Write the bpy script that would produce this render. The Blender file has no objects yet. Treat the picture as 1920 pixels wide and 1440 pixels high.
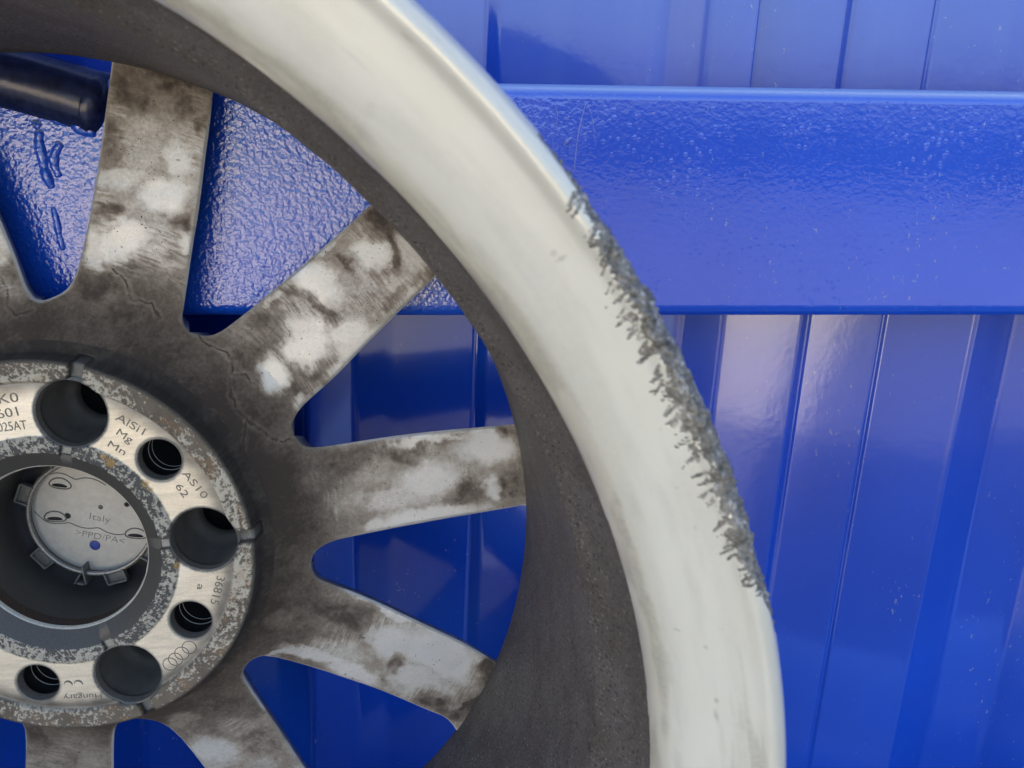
import bpy, bmesh, math
import numpy as np
from mathutils import Matrix, Vector
C = bpy.context.scene.collection
S = bpy.context.scene
MM = 0.001
# ------------------------------------------------------------------ camera
CAMPOS = (0.14824, -0.29609, 1.05789)
CAMROT = [[0.997378, -0.026047, -0.067519], [-0.057457, 0.282234, -0.957623], [0.044, 0.958992, 0.279998]]
cd = bpy.data.cameras.new('camera'); cam = bpy.data.objects.new('camera', cd); C.objects.link(cam)
cam.matrix_world = Matrix.Translation(CAMPOS) @ Matrix(CAMROT).to_4x4()
cd.sensor_width = 36; cd.lens = 29.977; cd.clip_start = 0.01; cd.clip_end = 500
cd.dof.use_dof = True; cd.dof.focus_distance = 0.33; cd.dof.aperture_fstop = 26
S.camera = cam
# ------------------------------------------------------------------ sky, sun, exposure
SUN_EL, SUN_AZ = math.radians(43), math.radians(10)      # sun stands behind the container: the wheel is in its shade
w = bpy.data.worlds.new('World'); S.world = w; w.use_nodes = True
nt = w.node_tree; bg = nt.nodes['Background']
sky = nt.nodes.new('ShaderNodeTexSky'); sky.sky_type = 'NISHITA'; sky.sun_disc = False
sky.sun_elevation = SUN_EL; sky.sun_rotation = SUN_AZ; sky.air_density = 1.0; sky.dust_density = 5.0; sky.ozone_density = 1.0
nt.links.new(sky.outputs[0], bg.inputs[0]); bg.inputs[1].default_value = 0.15
sd = bpy.data.lights.new('sun', 'SUN'); sd.energy = 5.0; sd.angle = math.radians(0.5); sd.color = (1.0, 0.95, 0.87)
sun = bpy.data.objects.new('sun', sd); C.objects.link(sun)
sv = Vector((math.sin(SUN_AZ)*math.cos(SUN_EL), math.cos(SUN_AZ)*math.cos(SUN_EL), math.sin(SUN_EL)))
sun.rotation_euler = (-sv).to_track_quat('-Z', 'Y').to_euler()
S.view_settings.view_transform = 'Standard'; S.view_settings.look = 'None'
S.view_settings.exposure = 1.83; S.view_settings.gamma = 1

# ------------------------------------------------------------------ numpy noise
def _hash(ix, iy, seed):
    h = (ix.astype(np.int64)*374761393 + iy.astype(np.int64)*668265263 + seed*1442695041) & 0xffffffff
    h = ((h ^ (h >> 13))*1274126177) & 0xffffffff
    h = ((h ^ (h >> 16))*2246822519) & 0xffffffff
    return ((h ^ (h >> 15)) & 0xffffff)/float(0xffffff)
def vnoise(x, y, scale, seed=0):
    x = x/scale; y = y/scale
    ix = np.floor(x); iy = np.floor(y); fx = x-ix; fy = y-iy
    fx = fx*fx*fx*(fx*(fx*6-15)+10); fy = fy*fy*fy*(fy*(fy*6-15)+10)
    a = _hash(ix, iy, seed); b = _hash(ix+1, iy, seed); c = _hash(ix, iy+1, seed); d = _hash(ix+1, iy+1, seed)
    return (a*(1-fx)+b*fx)*(1-fy)+(c*(1-fx)+d*fx)*fy
def fbm(x, y, scale, oct=4, seed=0, gain=0.5):
    s = 0; a = 1; t = 0
    for k in range(oct):
        ca, sa = math.cos(0.7*k), math.sin(0.7*k)
        s = s+a*vnoise(x*ca-y*sa, x*sa+y*ca, scale/2**k, seed+17*k); t += a; a *= gain
    return s/t
def sstep(a, b, x):
    t = np.clip((x-a)/(b-a), 0, 1); return t*t*(3-2*t)
def lerp3(c0, c1, t):
    return np.asarray(c0)*(1-t[..., None])+np.asarray(c1)*t[..., None]

# ------------------------------------------------------------------ object helpers
def mesh_obj(name, verts, faces, mat, parent=None, smooth=True, scale=MM):
    me = bpy.data.meshes.new(name)
    v = np.asarray(verts, dtype=np.float32)*scale
    f = np.asarray(faces, dtype=np.int32) if not isinstance(faces, list) or (faces and len({len(q) for q in faces}) == 1) else None
    if f is not None:
        me.vertices.add(len(v)); me.vertices.foreach_set('co', v.ravel())
        n, k = f.shape
        me.loops.add(n*k); me.loops.foreach_set('vertex_index', f.ravel())
        me.polygons.add(n); me.polygons.foreach_set('loop_start', np.arange(0, n*k, k, dtype=np.int32))
        me.polygons.foreach_set('loop_total', np.full(n, k, dtype=np.int32))
        me.update(calc_edges=True); me.validate()
    else:
        me.from_pydata([tuple(map(float, q)) for q in v], [], faces); me.update()
    if smooth: me.polygons.foreach_set('use_smooth', np.ones(len(me.polygons), dtype=bool))
    me.materials.append(mat)
    o = bpy.data.objects.new(name, me); C.objects.link(o)
    if parent: o.parent = parent
    return o
def attr(o, name, val):
    a = o.data.attributes.new(name, 'FLOAT', 'POINT'); a.data.foreach_set('value', np.asarray(val, dtype=np.float32).ravel())
def cattr(o, name, rgb):
    rgb = np.asarray(rgb, dtype=np.float32).reshape(-1, 3)
    a = o.data.attributes.new(name, 'FLOAT_COLOR', 'POINT')
    a.data.foreach_set('color', np.concatenate([rgb, np.ones((len(rgb), 1), np.float32)], 1).ravel())
def grid_faces(nr, nc, wrap=False):
    i = np.arange(nr-1)[:, None]; j = np.arange(nc if wrap else nc-1)[None, :]
    j2 = (j+1) % nc
    return np.stack([i*nc+j, (i+1)*nc+j, (i+1)*nc+j2, i*nc+j2], -1).reshape(-1, 4)
def flip(f): return np.asarray(f)[:, ::-1]
def lathe(prof, ang, wrap=True):
    prof = np.asarray(prof, float); ang = np.asarray(ang, float)
    R = prof[:, 0][:, None]; Z = prof[:, 1][:, None]+0*ang[None, :]
    V = np.stack([R*np.cos(ang), R*np.sin(ang), Z], -1).reshape(-1, 3)
    return V, grid_faces(len(prof), len(ang), wrap)
def resample(prof, step):
    prof = np.asarray(prof, float); d = np.r_[0, np.cumsum(np.hypot(*np.diff(prof, axis=0).T))]
    n = max(2, int(d[-1]/step)); s = np.linspace(0, d[-1], n)
    return np.stack([np.interp(s, d, prof[:, 0]), np.interp(s, d, prof[:, 1])], 1)
def chaikin(pts, n=2):
    p = np.asarray(pts, float)
    for _ in range(n):
        q = np.empty((2*len(p), p.shape[1])); q[0] = p[0]; q[-1] = p[-1]
        a = p[:-1]; b = p[1:]
        q[1:-1:2] = a*.75+b*.25; q[2::2][:len(a)] = a*.25+b*.75
        p = q
    return p
def tube(path, r, n=10, closed=False):
    p = np.asarray(path, float); m = len(p)
    t = (np.roll(p, -1, 0)-np.roll(p, 1, 0)) if closed else np.gradient(p, axis=0)
    t /= np.linalg.norm(t, axis=1)[:, None]+1e-12
    ref = np.array([0, 0, 1.0]); 
    if abs((t@ref)).max() > .95: ref = np.array([1.0, 0, 0])
    u = np.cross(t, ref); u /= np.linalg.norm(u, axis=1)[:, None]; v = np.cross(u, t)
    a = np.linspace(0, 2*np.pi, n, endpoint=False)
    rr = np.broadcast_to(np.asarray(r, float), (m,))
    V = p[:, None]+rr[:, None, None]*(u[:, None]*np.cos(a)[None, :, None]+v[:, None]*np.sin(a)[None, :, None])
    F = []
    for i in range(m if closed else m-1):
        i2 = (i+1) % m
        for j in range(n):
            F.append((i*n+j, i*n+(j+1) % n, i2*n+(j+1) % n, i2*n+j))
    return V.reshape(-1, 3), np.array(F)
def boxv(c, s, rot=0.0):
    x, y, z = np.asarray(s)/2.0
    V = np.array([(a*x, b*y, d*z) for a in (-1, 1) for b in (-1, 1) for d in (-1, 1)], float)
    ca, sa = math.cos(rot), math.sin(rot)
    V = np.stack([V[:, 0]*ca-V[:, 1]*sa, V[:, 0]*sa+V[:, 1]*ca, V[:, 2]], 1)+np.asarray(c)
    F = [(0, 1, 3, 2), (4, 6, 7, 5), (0, 4, 5, 1), (2, 3, 7, 6), (0, 2, 6, 4), (1, 5, 7, 3)]
    return V, np.array(F)
def join(parts):
    V = []; F = []; n = 0
    for v, f in parts: V.append(v); F.append(np.asarray(f)+n); n += len(v)
    return np.concatenate(V), np.concatenate(F)
def bevel(o, width, seg=2):
    m = o.modifiers.new('bevel', 'BEVEL'); m.width = width; m.segments = seg; m.limit_method = 'ANGLE'

# ------------------------------------------------------------------ materials
def newmat(name):
    m = bpy.data.materials.new(name); m.use_nodes = True
    n = m.node_tree; return m, n, n.nodes['Principled BSDF']
def node(n, t, **kw):
    x = n.nodes.new(t)
    for k, v in kw.items():
        if k.startswith('_'): x.inputs[k[1:]].default_value = v
        else: setattr(x, k, v)
    return x
def noise(n, scale, detail=4, rough=.55, vec=None, stretch=None):
    x = node(n, 'ShaderNodeTexNoise', _Scale=scale, _Detail=detail, _Roughness=rough)
    co = n.nodes.new('ShaderNodeTexCoord').outputs['Object'] if vec is None else vec
    if stretch:
        mp = node(n, 'ShaderNodeMapping'); mp.inputs['Scale'].default_value = stretch; n.links.new(co, mp.inputs['Vector']); co = mp.outputs[0]
    n.links.new(co, x.inputs['Vector']); return x.outputs['Fac']
def ramp(n, fac, stops, interp='LINEAR'):
    r = node(n, 'ShaderNodeValToRGB'); cr = r.color_ramp; cr.interpolation = interp
    while len(cr.elements) < len(stops): cr.elements.new(0.5)
    for e, (p, c) in zip(cr.elements, stops):
        e.position = p; e.color = (*c, 1) if isinstance(c, tuple) else (c, c, c, 1)
    n.links.new(fac, r.inputs[0]); return r.outputs[0]
def math_(n, op, a, b=None, c=None, clamp=False):
    x = node(n, 'ShaderNodeMath', operation=op, use_clamp=clamp)
    for i, q in enumerate((a, b, c)):
        if q is None: continue
        if hasattr(q, 'is_linked') or isinstance(q, bpy.types.NodeSocket): n.links.new(q, x.inputs[i])
        else: x.inputs[i].default_value = q
    return x.outputs[0]
def mix(n, fac, a, b):
    x = node(n, 'ShaderNodeMix', data_type='RGBA')
    for s, q in ((x.inputs[0], fac), (x.inputs[6], a), (x.inputs[7], b)):
        if isinstance(q, bpy.types.NodeSocket): n.links.new(q, s)
        elif isinstance(q, tuple): s.default_value = (*q, 1)
        else: s.default_value = q
    return x.outputs[2]
def bump(n, h, strength, dist, prev=None):
    b = node(n, 'ShaderNodeBump', _Strength=strength, _Distance=dist)
    n.links.new(h, b.inputs['Height'])
    if prev is not None: n.links.new(prev, b.inputs['Normal'])
    return b.outputs[0]
def geta(n, name, out='Fac'):
    return node(n, 'ShaderNodeAttribute', attribute_name=name).outputs[out]

def plain(name, col, rough, metal=0.0, nscale=800, var=.25, bstr=.1, bdist=.0002):
    m, n, p = newmat(name)
    f = noise(n, nscale, 5, .65)
    lo = tuple(c*(1-var) for c in col); hi = tuple(min(1, c*(1+var)) for c in col)
    n.links.new(ramp(n, f, [(.3, lo), (.7, hi)]), p.inputs['Base Color'])
    p.inputs['Roughness'].default_value = rough; p.inputs['Metallic'].default_value = metal
    n.links.new(bump(n, f, bstr, bdist), p.inputs['Normal'])
    return m

def mat_dust():          # silver paint under brown brake dust; attribute 'dirt' says how much dust is left
    m, n, p = newmat('dusty_silver_paint')
    d = geta(n, 'dirt')
    f1 = noise(n, 620, 7, .72); f2 = noise(n, 2600, 3, .7)
    sp = ramp(n, noise(n, 1000, 2, .5), [(.69, 0.0), (.73, .55)])
    d = math_(n, 'ADD', d, sp)
    am = ramp(n, d, [(.03, .12), (.3, .55)])
    a = math_(n, 'ADD', d, math_(n, 'MULTIPLY', math_(n, 'SUBTRACT', f1, .5), am))
    a = math_(n, 'ADD', a, math_(n, 'MULTIPLY', math_(n, 'SUBTRACT', f2, .5), .22), clamp=True)
    col = ramp(n, a, [(0.0, (.70, .70, .68)), (.2, (.54, .52, .475)), (.45, (.335, .29, .235)), (.72, (.175, .142, .112)), (1.0, (.066, .051, .040))])
    n.links.new(col, p.inputs['Base Color'])
    n.links.new(ramp(n, a, [(0.0, .30), (.4, .5), (.8, .85)]), p.inputs['Roughness'])
    n.links.new(ramp(n, a, [(0.0, .35), (.5, .1), (.8, 0.0)]), p.inputs['Metallic'])
    n.links.new(bump(n, a, .35, .00025), p.inputs['Normal'])
    return m
def mat_barrel():        # rough dark barrel with pits and light grains
    m, n, p = newmat('rough_dark_barrel')
    f = noise(n, 60, 6, .6); g = noise(n, 1500, 3, .6)
    pit = node(n, 'ShaderNodeTexVoronoi', _Scale=520.0); n.links.new(n.nodes.new('ShaderNodeTexCoord').outputs['Object'], pit.inputs['Vector'])
    sp = noise(n, 1100, 2, .5)
    base = ramp(n, f, [(.3, (.070, .058, .048)), (.7, (.116, .106, .097))])
    base = mix(n, ramp(n, sp, [(.62, 0.0), (.70, .9)]), base, (.30, .28, .25))
    pt = noise(n, 1150, 2, .5, stretch=(1, 1, .6))
    pm = ramp(n, pt, [(.60, 0.0), (.66, 1.0)])
    base = mix(n, pm, base, (.026, .023, .020))
    n.links.new(base, p.inputs['Base Color']); p.inputs['Roughness'].default_value = .62
    h = math_(n, 'SUBTRACT', math_(n, 'MULTIPLY', g, .6), pm)
    n.links.new(bump(n, h, .55, .0004), p.inputs['Normal'])
    return m
def mat_flange():        # off-white paint; attributes: dmg = scraped metal, stain = dirt on the paint
    m, n, p = newmat('scuffed_white_paint')
    dm = geta(n, 'dmg'); st = geta(n, 'stain')
    f = noise(n, 700, 6, .75); f2 = noise(n, 45, 4, .6); f3 = noise(n, 330, 3, .7)
    paint = ramp(n, f2, [(.3, (.70, .668, .545)), (.7, (.735, .705, .595))])
    spk = ramp(n, noise(n, 260, 3, .6), [(.71, 0.0), (.76, .5)])
    paint = mix(n, spk, paint, (.42, .38, .31))
    paint = mix(n, math_(n, 'MULTIPLY', st, ramp(n, f, [(.25, .35), (.7, 1.0)])), paint, (.27, .245, .18))
    metal = ramp(n, math_(n, 'ADD', math_(n, 'MULTIPLY', f, .6), math_(n, 'MULTIPLY', f3, .4)), [(.36, (.055, .049, .040)), (.47, (.20, .184, .152)), (.56, (.36, .335, .29)), (.64, (.85, .83, .78))])
    k = ramp(n, math_(n, 'ADD', dm, math_(n, 'MULTIPLY', math_(n, 'SUBTRACT', f, .5), .5)), [(.42, 0.0), (.56, 1.0)])
    n.links.new(mix(n, k, paint, metal), p.inputs['Base Color'])
    n.links.new(math_(n, 'ADD', math_(n, 'MULTIPLY', k, -.05), .2), p.inputs['Metallic'])
    n.links.new(ramp(n, k, [(0.0, .33), (1.0, .5)]), p.inputs['Roughness'])
    cw = ramp(n, dm, [(0.0, .55), (.06, 0.0)]); p.inputs['Coat IOR'].default_value = 1.55; n.links.new(cw, p.inputs['Coat Weight']); p.inputs['Coat Roughness'].default_value = .2
    h = math_(n, 'MULTIPLY', k, math_(n, 'ADD', f, f3))
    n.links.new(bump(n, h, .8, .0007), p.inputs['Normal'])
    return m
def mat_pad():
    m, n, p = newmat('machined_face')
    c = geta(n, 'col', 'Color'); g = geta(n, 'gloss')
    br = noise(n, 1500, 3, .6, stretch=(.12, 1.6, 1)); fn = noise(n, 2200, 3, .6)
    v = math_(n, 'ADD', math_(n, 'MULTIPLY', br, .45), math_(n, 'MULTIPLY', fn, .55))
    cc = node(n, 'ShaderNodeMix', data_type='RGBA', blend_type='MULTIPLY'); cc.inputs[0].default_value = 1
    n.links.new(c, cc.inputs[6]); n.links.new(ramp(n, v, [(.3, .8), (.7, 1.12)]), cc.inputs[7])
    n.links.new(cc.outputs[2], p.inputs['Base Color'])
    n.links.new(ramp(n, g, [(0.0, .8), (1.0, .36)]), p.inputs['Roughness']); n.links.new(math_(n, 'MULTIPLY', g, .4), p.inputs['Metallic'])
    n.links.new(bump(n, v, .28, .00015), p.inputs['Normal'])
    return m
def mat_blue(name, lumps, orange, film=.03):
    m, n, p = newmat(name)
    f = noise(n, 9, 4, .6)
    base = ramp(n, f, [(.3, (.002, .058, .46)), (.7, (.003, .073, .55))] if not lumps else [(.3, (.003, .078, .58)), (.7, (.005, .098, .68))])
    # small pale flakes and dust stuck in the paint
    fl = noise(n, 420, 3, .7, stretch=(1, 1, .55)); area = noise(n, 22, 2, .5)
    k = ramp(n, math_(n, 'ADD', fl, math_(n, 'MULTIPLY', math_(n, 'SUBTRACT', area, .5), .22)), [(.685, 0.0), (.73, .7)])
    base = mix(n, k, base, (.30, .33, .46))
    st = noise(n, 30, 4, .6, stretch=(1, 1, .08)); base = mix(n, ramp(n, st, [(.42, .25*film), (.75, film)]), base, (.18, .29, .54))
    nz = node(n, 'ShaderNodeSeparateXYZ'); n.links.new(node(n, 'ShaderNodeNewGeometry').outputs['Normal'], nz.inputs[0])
    base = mix(n, ramp(n, nz.outputs[2], [(.25, 0.0), (.7, .75)]), base, (.34, .46, .66))     # pale sky light painted on upward faces
    n.links.new(base, p.inputs['Base Color'])
    p.inputs['Roughness'].default_value = .28; p.inputs['IOR'].default_value = 1.45; p.inputs['Specular IOR Level'].default_value = .25
    p.inputs['Coat Weight'].default_value = 1.0; p.inputs['Coat IOR'].default_value = 1.83; p.inputs['Coat Roughness'].default_value = .05 if lumps else .10
    o = noise(n, 55, 3, .5); nm = bump(n, o, orange*.5, .0012)
    fine = noise(n, 380, 2, .5); nm = bump(n, fine, orange*.7, .0002, nm)
    if lumps:
        sx = node(n, 'ShaderNodeSeparateXYZ'); n.links.new(n.nodes.new('ShaderNodeTexCoord').outputs['Object'], sx.inputs[0])
        thick = math_(n, 'ADD', sx.outputs[0], math_(n, 'MULTIPLY', math_(n, 'SUBTRACT', noise(n, 26, 3, .6), .5), .06))
        heavy = ramp(n, thick, [(.135, 1.0), (.20, .10)])           # paint lies thick and lumpy towards the welded end
        ham = math_(n, 'MULTIPLY', noise(n, 470, 2, .5), heavy); nm = bump(n, ham, .5, .0011, nm)
        vo = node(n, 'ShaderNodeTexVoronoi', _Scale=330.0); n.links.new(n.nodes.new('ShaderNodeTexCoord').outputs['Object'], vo.inputs['Vector'])
        dp = ramp(n, vo.outputs['Distance'], [(0.0, 1.0), (.14, .7), (.34, 0.0)], 'EASE')
        sel = math_(n, 'MULTIPLY', ramp(n, noise(n, 35, 2, .5), [(.47, 0.0), (.62, 1.0)]), ramp(n, thick, [(.15, 0.0), (.22, 1.0)]))
        nm = bump(n, math_(n, 'MULTIPLY', dp, sel), .2, .0005, nm)
    n.links.new(nm, p.inputs['Normal']); n.links.new(nm, p.inputs['Coat Normal'])
    return m
M = dict(
    dust=mat_dust(), barrel=mat_barrel(), flange=mat_flange(), pad=mat_pad(),
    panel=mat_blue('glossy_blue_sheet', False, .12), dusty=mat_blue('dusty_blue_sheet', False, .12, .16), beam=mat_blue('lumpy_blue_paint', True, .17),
    bore=plain('dark_grey_coating', (.066, .062, .056), .42, 0, 1400, .2, .12, .0001),
    hole=plain('dark_hole_coating', (.17, .158, .138), .4, .1, 200, .15, .1, .0002),
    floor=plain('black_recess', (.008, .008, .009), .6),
    worn=plain('worn_bare_edge', (.70, .67, .58), .4, .2, 1500, .2),
    rust=plain('brown_bore_rust', (.075, .05, .036), .7, 0, 1500, .5, .3),
    cap=plain('grey_cap_plastic', (.52, .475, .40), .42, 0, 300, .10, .06),
    capdark=plain('dark_cap_plastic', (.16, .148, .13), .45),
    wire=plain('grey_clip_metal', (.30, .285, .26), .35, .5),
    ink=plain('dull_engraving', (.17, .155, .13), .6, .1, 1500, .25),
    collar=plain('hole_collar_metal', (.17, .158, .138), .4, .1, 900, .2),
    dot=plain('blue_mark', (.01, .035, .25), .5),
    scratch=plain('pale_scratch', (.24, .27, .62), .5),
    silver=plain('silver_paint', (.62, .61, .58), .35, .3, 500, .1),
    capink=plain('cap_letter_edge', (.15, .135, .115), .5),
    pipe=plain('dark_worn_tube', (.014, .02, .065), .2, 0, 200, .5, .25, .0005),
    ground=plain('dark_asphalt', (.13, .12, .105), .9, 0, 60, .3, .5, .003),
    pale_ground=plain('pale_reflected_ground', (.64, .56, .44), .9, 0, 6, .12, .3, .002),  # colour of the pale sheet added for its reflection
)

# ------------------------------------------------------------------ setting: ground and container
gv, gf = boxv((0, 0, -50), (80000, 80000, 100)); g = mesh_obj('ground', gv, gf, M['ground'], smooth=False); g['kind'] = 'structure'
av = np.array([(-400, 72, 4), (-80000, 72, 4), (-80000, -80000, 4), (-6900, -80000, 4), (60, -900, 4)], float); a_ = mesh_obj('added_pale_ground', av, [(0, 1, 2, 3, 4)], M['pale_ground'], smooth=False); a_['kind'] = 'structure'  # unseen pale sheet, added and outlined to brighten reflections in the blue paint
def thing(name, label, cat, mat4=None):
    o = bpy.data.objects.new(name, None); C.objects.link(o); o['label'] = label; o['category'] = cat
    if mat4 is not None: o.matrix_world = mat4
    o.empty_display_size = .05
    return o
cont = thing('shipping_container', 'glossy blue steel container wall with ribbed sheet and thick cross beam behind the wheel', 'container', Matrix.Translation((0, .072, 0)))
CINV = np.array([0, 72.0, 0])
def rib_profile():
    # (x, depth) across the ribbed sheet, mm; depth grows away from the camera
    K = [(-46.1, 2), (-2.3, 2), (18.3, 20), (62.0, 20), (82.2, 0), (101.8, 17), (117.6, 20), (156.6, 20.5), (158.2, 21.5), (159.5, 20.5), (163.3, 18), (225.3, 0), (230.3, 0.5), (251.6, 15), (253.6, 15), (270.3, 10), (271.8, 12), (274.2, 23), (276.2, 23), (309.7, 14), (311.0, 17), (314.7, 20.5), (316.2, 19.5), (345.7, 11), (347.3, 12.5), (348.7, 11), (385.1, 4.5), (387.6, 3.5), (390.1, 5), (414.7, 19), (417.7, 20), (449.2, 20), (471.2, 2), (493.2, 2)]
    P = []
    for k in range(-6, 7):
        if k == 0: P += K
        elif k < 0: P += [(x+k*552.0, d) for x, d in K if x+k*552 < -47.1]
        else: P += [(x+k*552.0, d) for x, d in K if x+k*552 > 494.2]
    P = sorted(set(P)); return np.array(P)
def round_poly(P, r):
    out = [P[0]]
    for i in range(1, len(P)-1):
        a, b, c = P[i-1], P[i], P[i+1]
        la, lc = np.hypot(*(a-b)), np.hypot(*(c-b)); q = min(r, la*.4, lc*.4)
        p0 = b+(a-b)/la*q; p2 = b+(c-b)/lc*q
        for t in (0, .33, .67, 1): out.append((1-t)**2*p0+2*t*(1-t)*b+t*t*p2)
    out.append(P[-1]); return np.array(out)
prof = round_poly(rib_profile(), 2.6)
def sheet(name, z0, z1, mat):
    zs = np.linspace(z0, z1, 12)
    V = np.stack([np.repeat(prof[None, :, 0], 12, 0), np.repeat(prof[None, :, 1], 12, 0), np.repeat(zs[:, None], len(prof), 1)], -1).reshape(-1, 3)
    F = flip(grid_faces(12, len(prof)))
    o = mesh_obj(name, V, F, M[mat], cont)
    m = o.modifiers.new('thick', 'SOLIDIFY'); m.thickness = .002; m.offset = -1
    m = o.modifiers.new('wn', 'WEIGHTED_NORMAL'); m.keep_sharp = True
    return o
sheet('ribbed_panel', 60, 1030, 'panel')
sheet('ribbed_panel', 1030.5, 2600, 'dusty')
def beam(name, y0, y1, zb, zt, tilt, x0=-2200, x1=2400, mat='beam'):
    R = 5.0; P = []
    for cx, cz, a0 in ((y0+R, zt-R, 90), (y0+R, zb+R, 180)):
        for a in np.linspace(a0, a0+90, 7): P.append((cx+R*math.cos(math.radians(a)), cz+R*math.sin(math.radians(a))))
    P = [(y1, zt), (y0+R+9, zt), (y0+R+.6, zt)]+P[:7]+[(y0, zt-R-.6), (y0, zt-R-6), (y0, zb+R+6), (y0, zb+R+.6)]+P[7:]+[(y0+R+.6, zb), (y0+R+9, zb), (y1, zb)]
    P = np.array(P); xs = np.linspace(x0, x1, 60)
    V = np.stack([np.repeat(xs[:, None], len(P), 1), np.repeat(P[None, :, 0], 60, 0)-CINV[1], np.repeat(P[None, :, 1], 60, 0)+np.repeat((xs*tilt)[:, None], len(P), 1)], -1).reshape(-1, 3)
    o = mesh_obj(name, V, flip(grid_faces(60, len(P), True)), M[mat], cont)
    return o
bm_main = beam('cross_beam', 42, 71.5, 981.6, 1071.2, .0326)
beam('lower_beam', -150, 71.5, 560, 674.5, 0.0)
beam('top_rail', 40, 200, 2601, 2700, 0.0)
# dark tube welded to the beam, seen between two spokes
px = np.array([(-420, 48, 1150), (-200, 48, 1110), (-35, 48, 1072.3), (-20, 48, 1070), (0, 48, 1065.4), (11, 48, 1062.3)])-CINV
px = chaikin(px, 2); rr = np.full(len(px), 12.0)
v, f = tube(px, rr, 32); tb = mesh_obj('locking_tube', v, flip(f), M['pipe'], cont)
end = px[-1]; dirn = px[-1]-px[-3]; dirn /= np.linalg.norm(dirn)
ep = np.array([end+dirn*s for s in (-.2, 2, 4.5, 6.5, 8, 8.8)]); v, f = tube(ep, [12.1, 12.6, 11.8, 9, 5, .3], 32)
mesh_obj('tube_end', v, flip(f), M['pipe'], cont)
def weld(pts, r):
    p = chaikin(np.array([(x, 42.7, z) for x, z in pts], float)-CINV, 2)
    n = len(p); s = np.linspace(0, 1, n)
    rad = r*np.sqrt(np.clip(1-(2*s-1)**4, .02, 1))*(1+.10*np.sin(s*n*.9+pts[0][0])+.2*(_hash(np.arange(n), np.arange(n)*0, int(abs(pts[0][0])*7)+3)-.5))
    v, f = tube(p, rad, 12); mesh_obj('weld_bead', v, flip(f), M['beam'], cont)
weld([(-6.8, 1052.4), (-7.9, 1047.6), (-7.0, 1042.9), (-6.8, 1037.3), (-5.4, 1033.3), (-4.6, 1030.8)], 2.2)
weld([(0.3, 1048.0), (-2.5, 1043.9), (-3.3, 1039.8), (-1.5, 1035.0)], 2.0)
weld([(2.9, 1050.1), (2.2, 1038.4), (1.1, 1031.1), (0.2, 1023.2)], 0.5)
weld([(-5.2, 1024.2), (-4.2, 1019.3), (-4.1, 1014.3), (-2.9, 1007.5)], 1.6)
weld([(-9.1, 1053.1), (-7.8, 1053.9), (-6.7, 1052.8)], 2.0)
weld([(-2.8, 1056.5), (-0.1, 1055.5), (3.0, 1054.4)], 1.6)
weld([(5.4, 1055.3), (9.1, 1052.3), (13.2, 1052.9)], 2.6)

def scratch(pts, r):
    p = chaikin(np.array([(x, 42.0, z) for x, z in pts], float)-CINV, 2); n = len(p)
    v, f = tube(p, r*np.sin(np.linspace(.15, 3.0, n))*(.7+.6*_hash(np.arange(n), np.arange(n)*0, 5)), 6); mesh_obj('paint_scratch', v, flip(f), M['scratch'], cont)
scratch([(195.5, 1071.8), (194.2, 1066.5), (193.0, 1059.6), (192.5, 1051.7), (192.3, 1044.7)], 0.32)
scratch([(195.5, 1071.4), (197.4, 1067.2), (199.0, 1061.9), (200.1, 1055.0)], 0.16)
scratch([(187.6, 1054.7), (189.1, 1057.1), (190.9, 1058.0)], 0.70)
scratch([(193.5, 1058.7), (196.3, 1060.4), (198.7, 1060.7)], 0.20)
scratch([(188.2, 1064.9), (189.3, 1065.7)], 0.35)
scratch([(183.3, 1070.8), (184.8, 1066.1), (184.5, 1061.2)], 0.15)
# ------------------------------------------------------------------ the wheel
WHEELROT = [[0.995252, -0.096888, -0.0093], [-0.006061, 0.033667, -0.999415], [0.097144, 0.994726, 0.03292]]
wheel = thing('alloy_wheel', 'bare alloy wheel from behind, dusty spokes, white rim with a chewed up edge', 'wheel',
              Matrix.Translation((0, 0, .9)) @ Matrix(WHEELROT).to_4x4())
DEG = np.pi/180
# --- barrel
inner = [(181.5, -30), (179.6, -28.6), (179.05, -27), (179.05, -22), (180.6, 0), (184, 45), (188.2, 92), (189.2, 101.5), (189.9, 103), (190.9, 103.8), (193.5, 111), (196.6, 124), (197.9, 131)]
outer = [(214.6, 131), (213.5, 122), (207, 110), (197, 98), (193.5, 80), (189, 30), (186.5, 2), (191, -8), (206, -18), (212, -21), (213, -26), (218, -27), (227, -28), (230, -30.5), (227, -33.5), (220, -34), (200, -33), (181.5, -30)]
ang = np.linspace(0, 2*np.pi, 720, endpoint=False)
v, f = lathe(resample(chaikin(inner, 2), 2.2), ang)
r_ = np.hypot(v[:, 0], v[:, 1]); th_ = np.arctan2(v[:, 1], v[:, 0])
nz = (fbm(th_*185, v[:, 2], 9, 3, 5)-.5)*.5
v[:, :2] *= ((r_+nz)/r_)[:, None]
v2, f2 = lathe(chaikin(outer, 1), ang)
mesh_obj('barrel', v, flip(f), M['barrel'], wheel)
mesh_obj('tyre_seat', v2, flip(f2), M['silver'], wheel)
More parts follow.
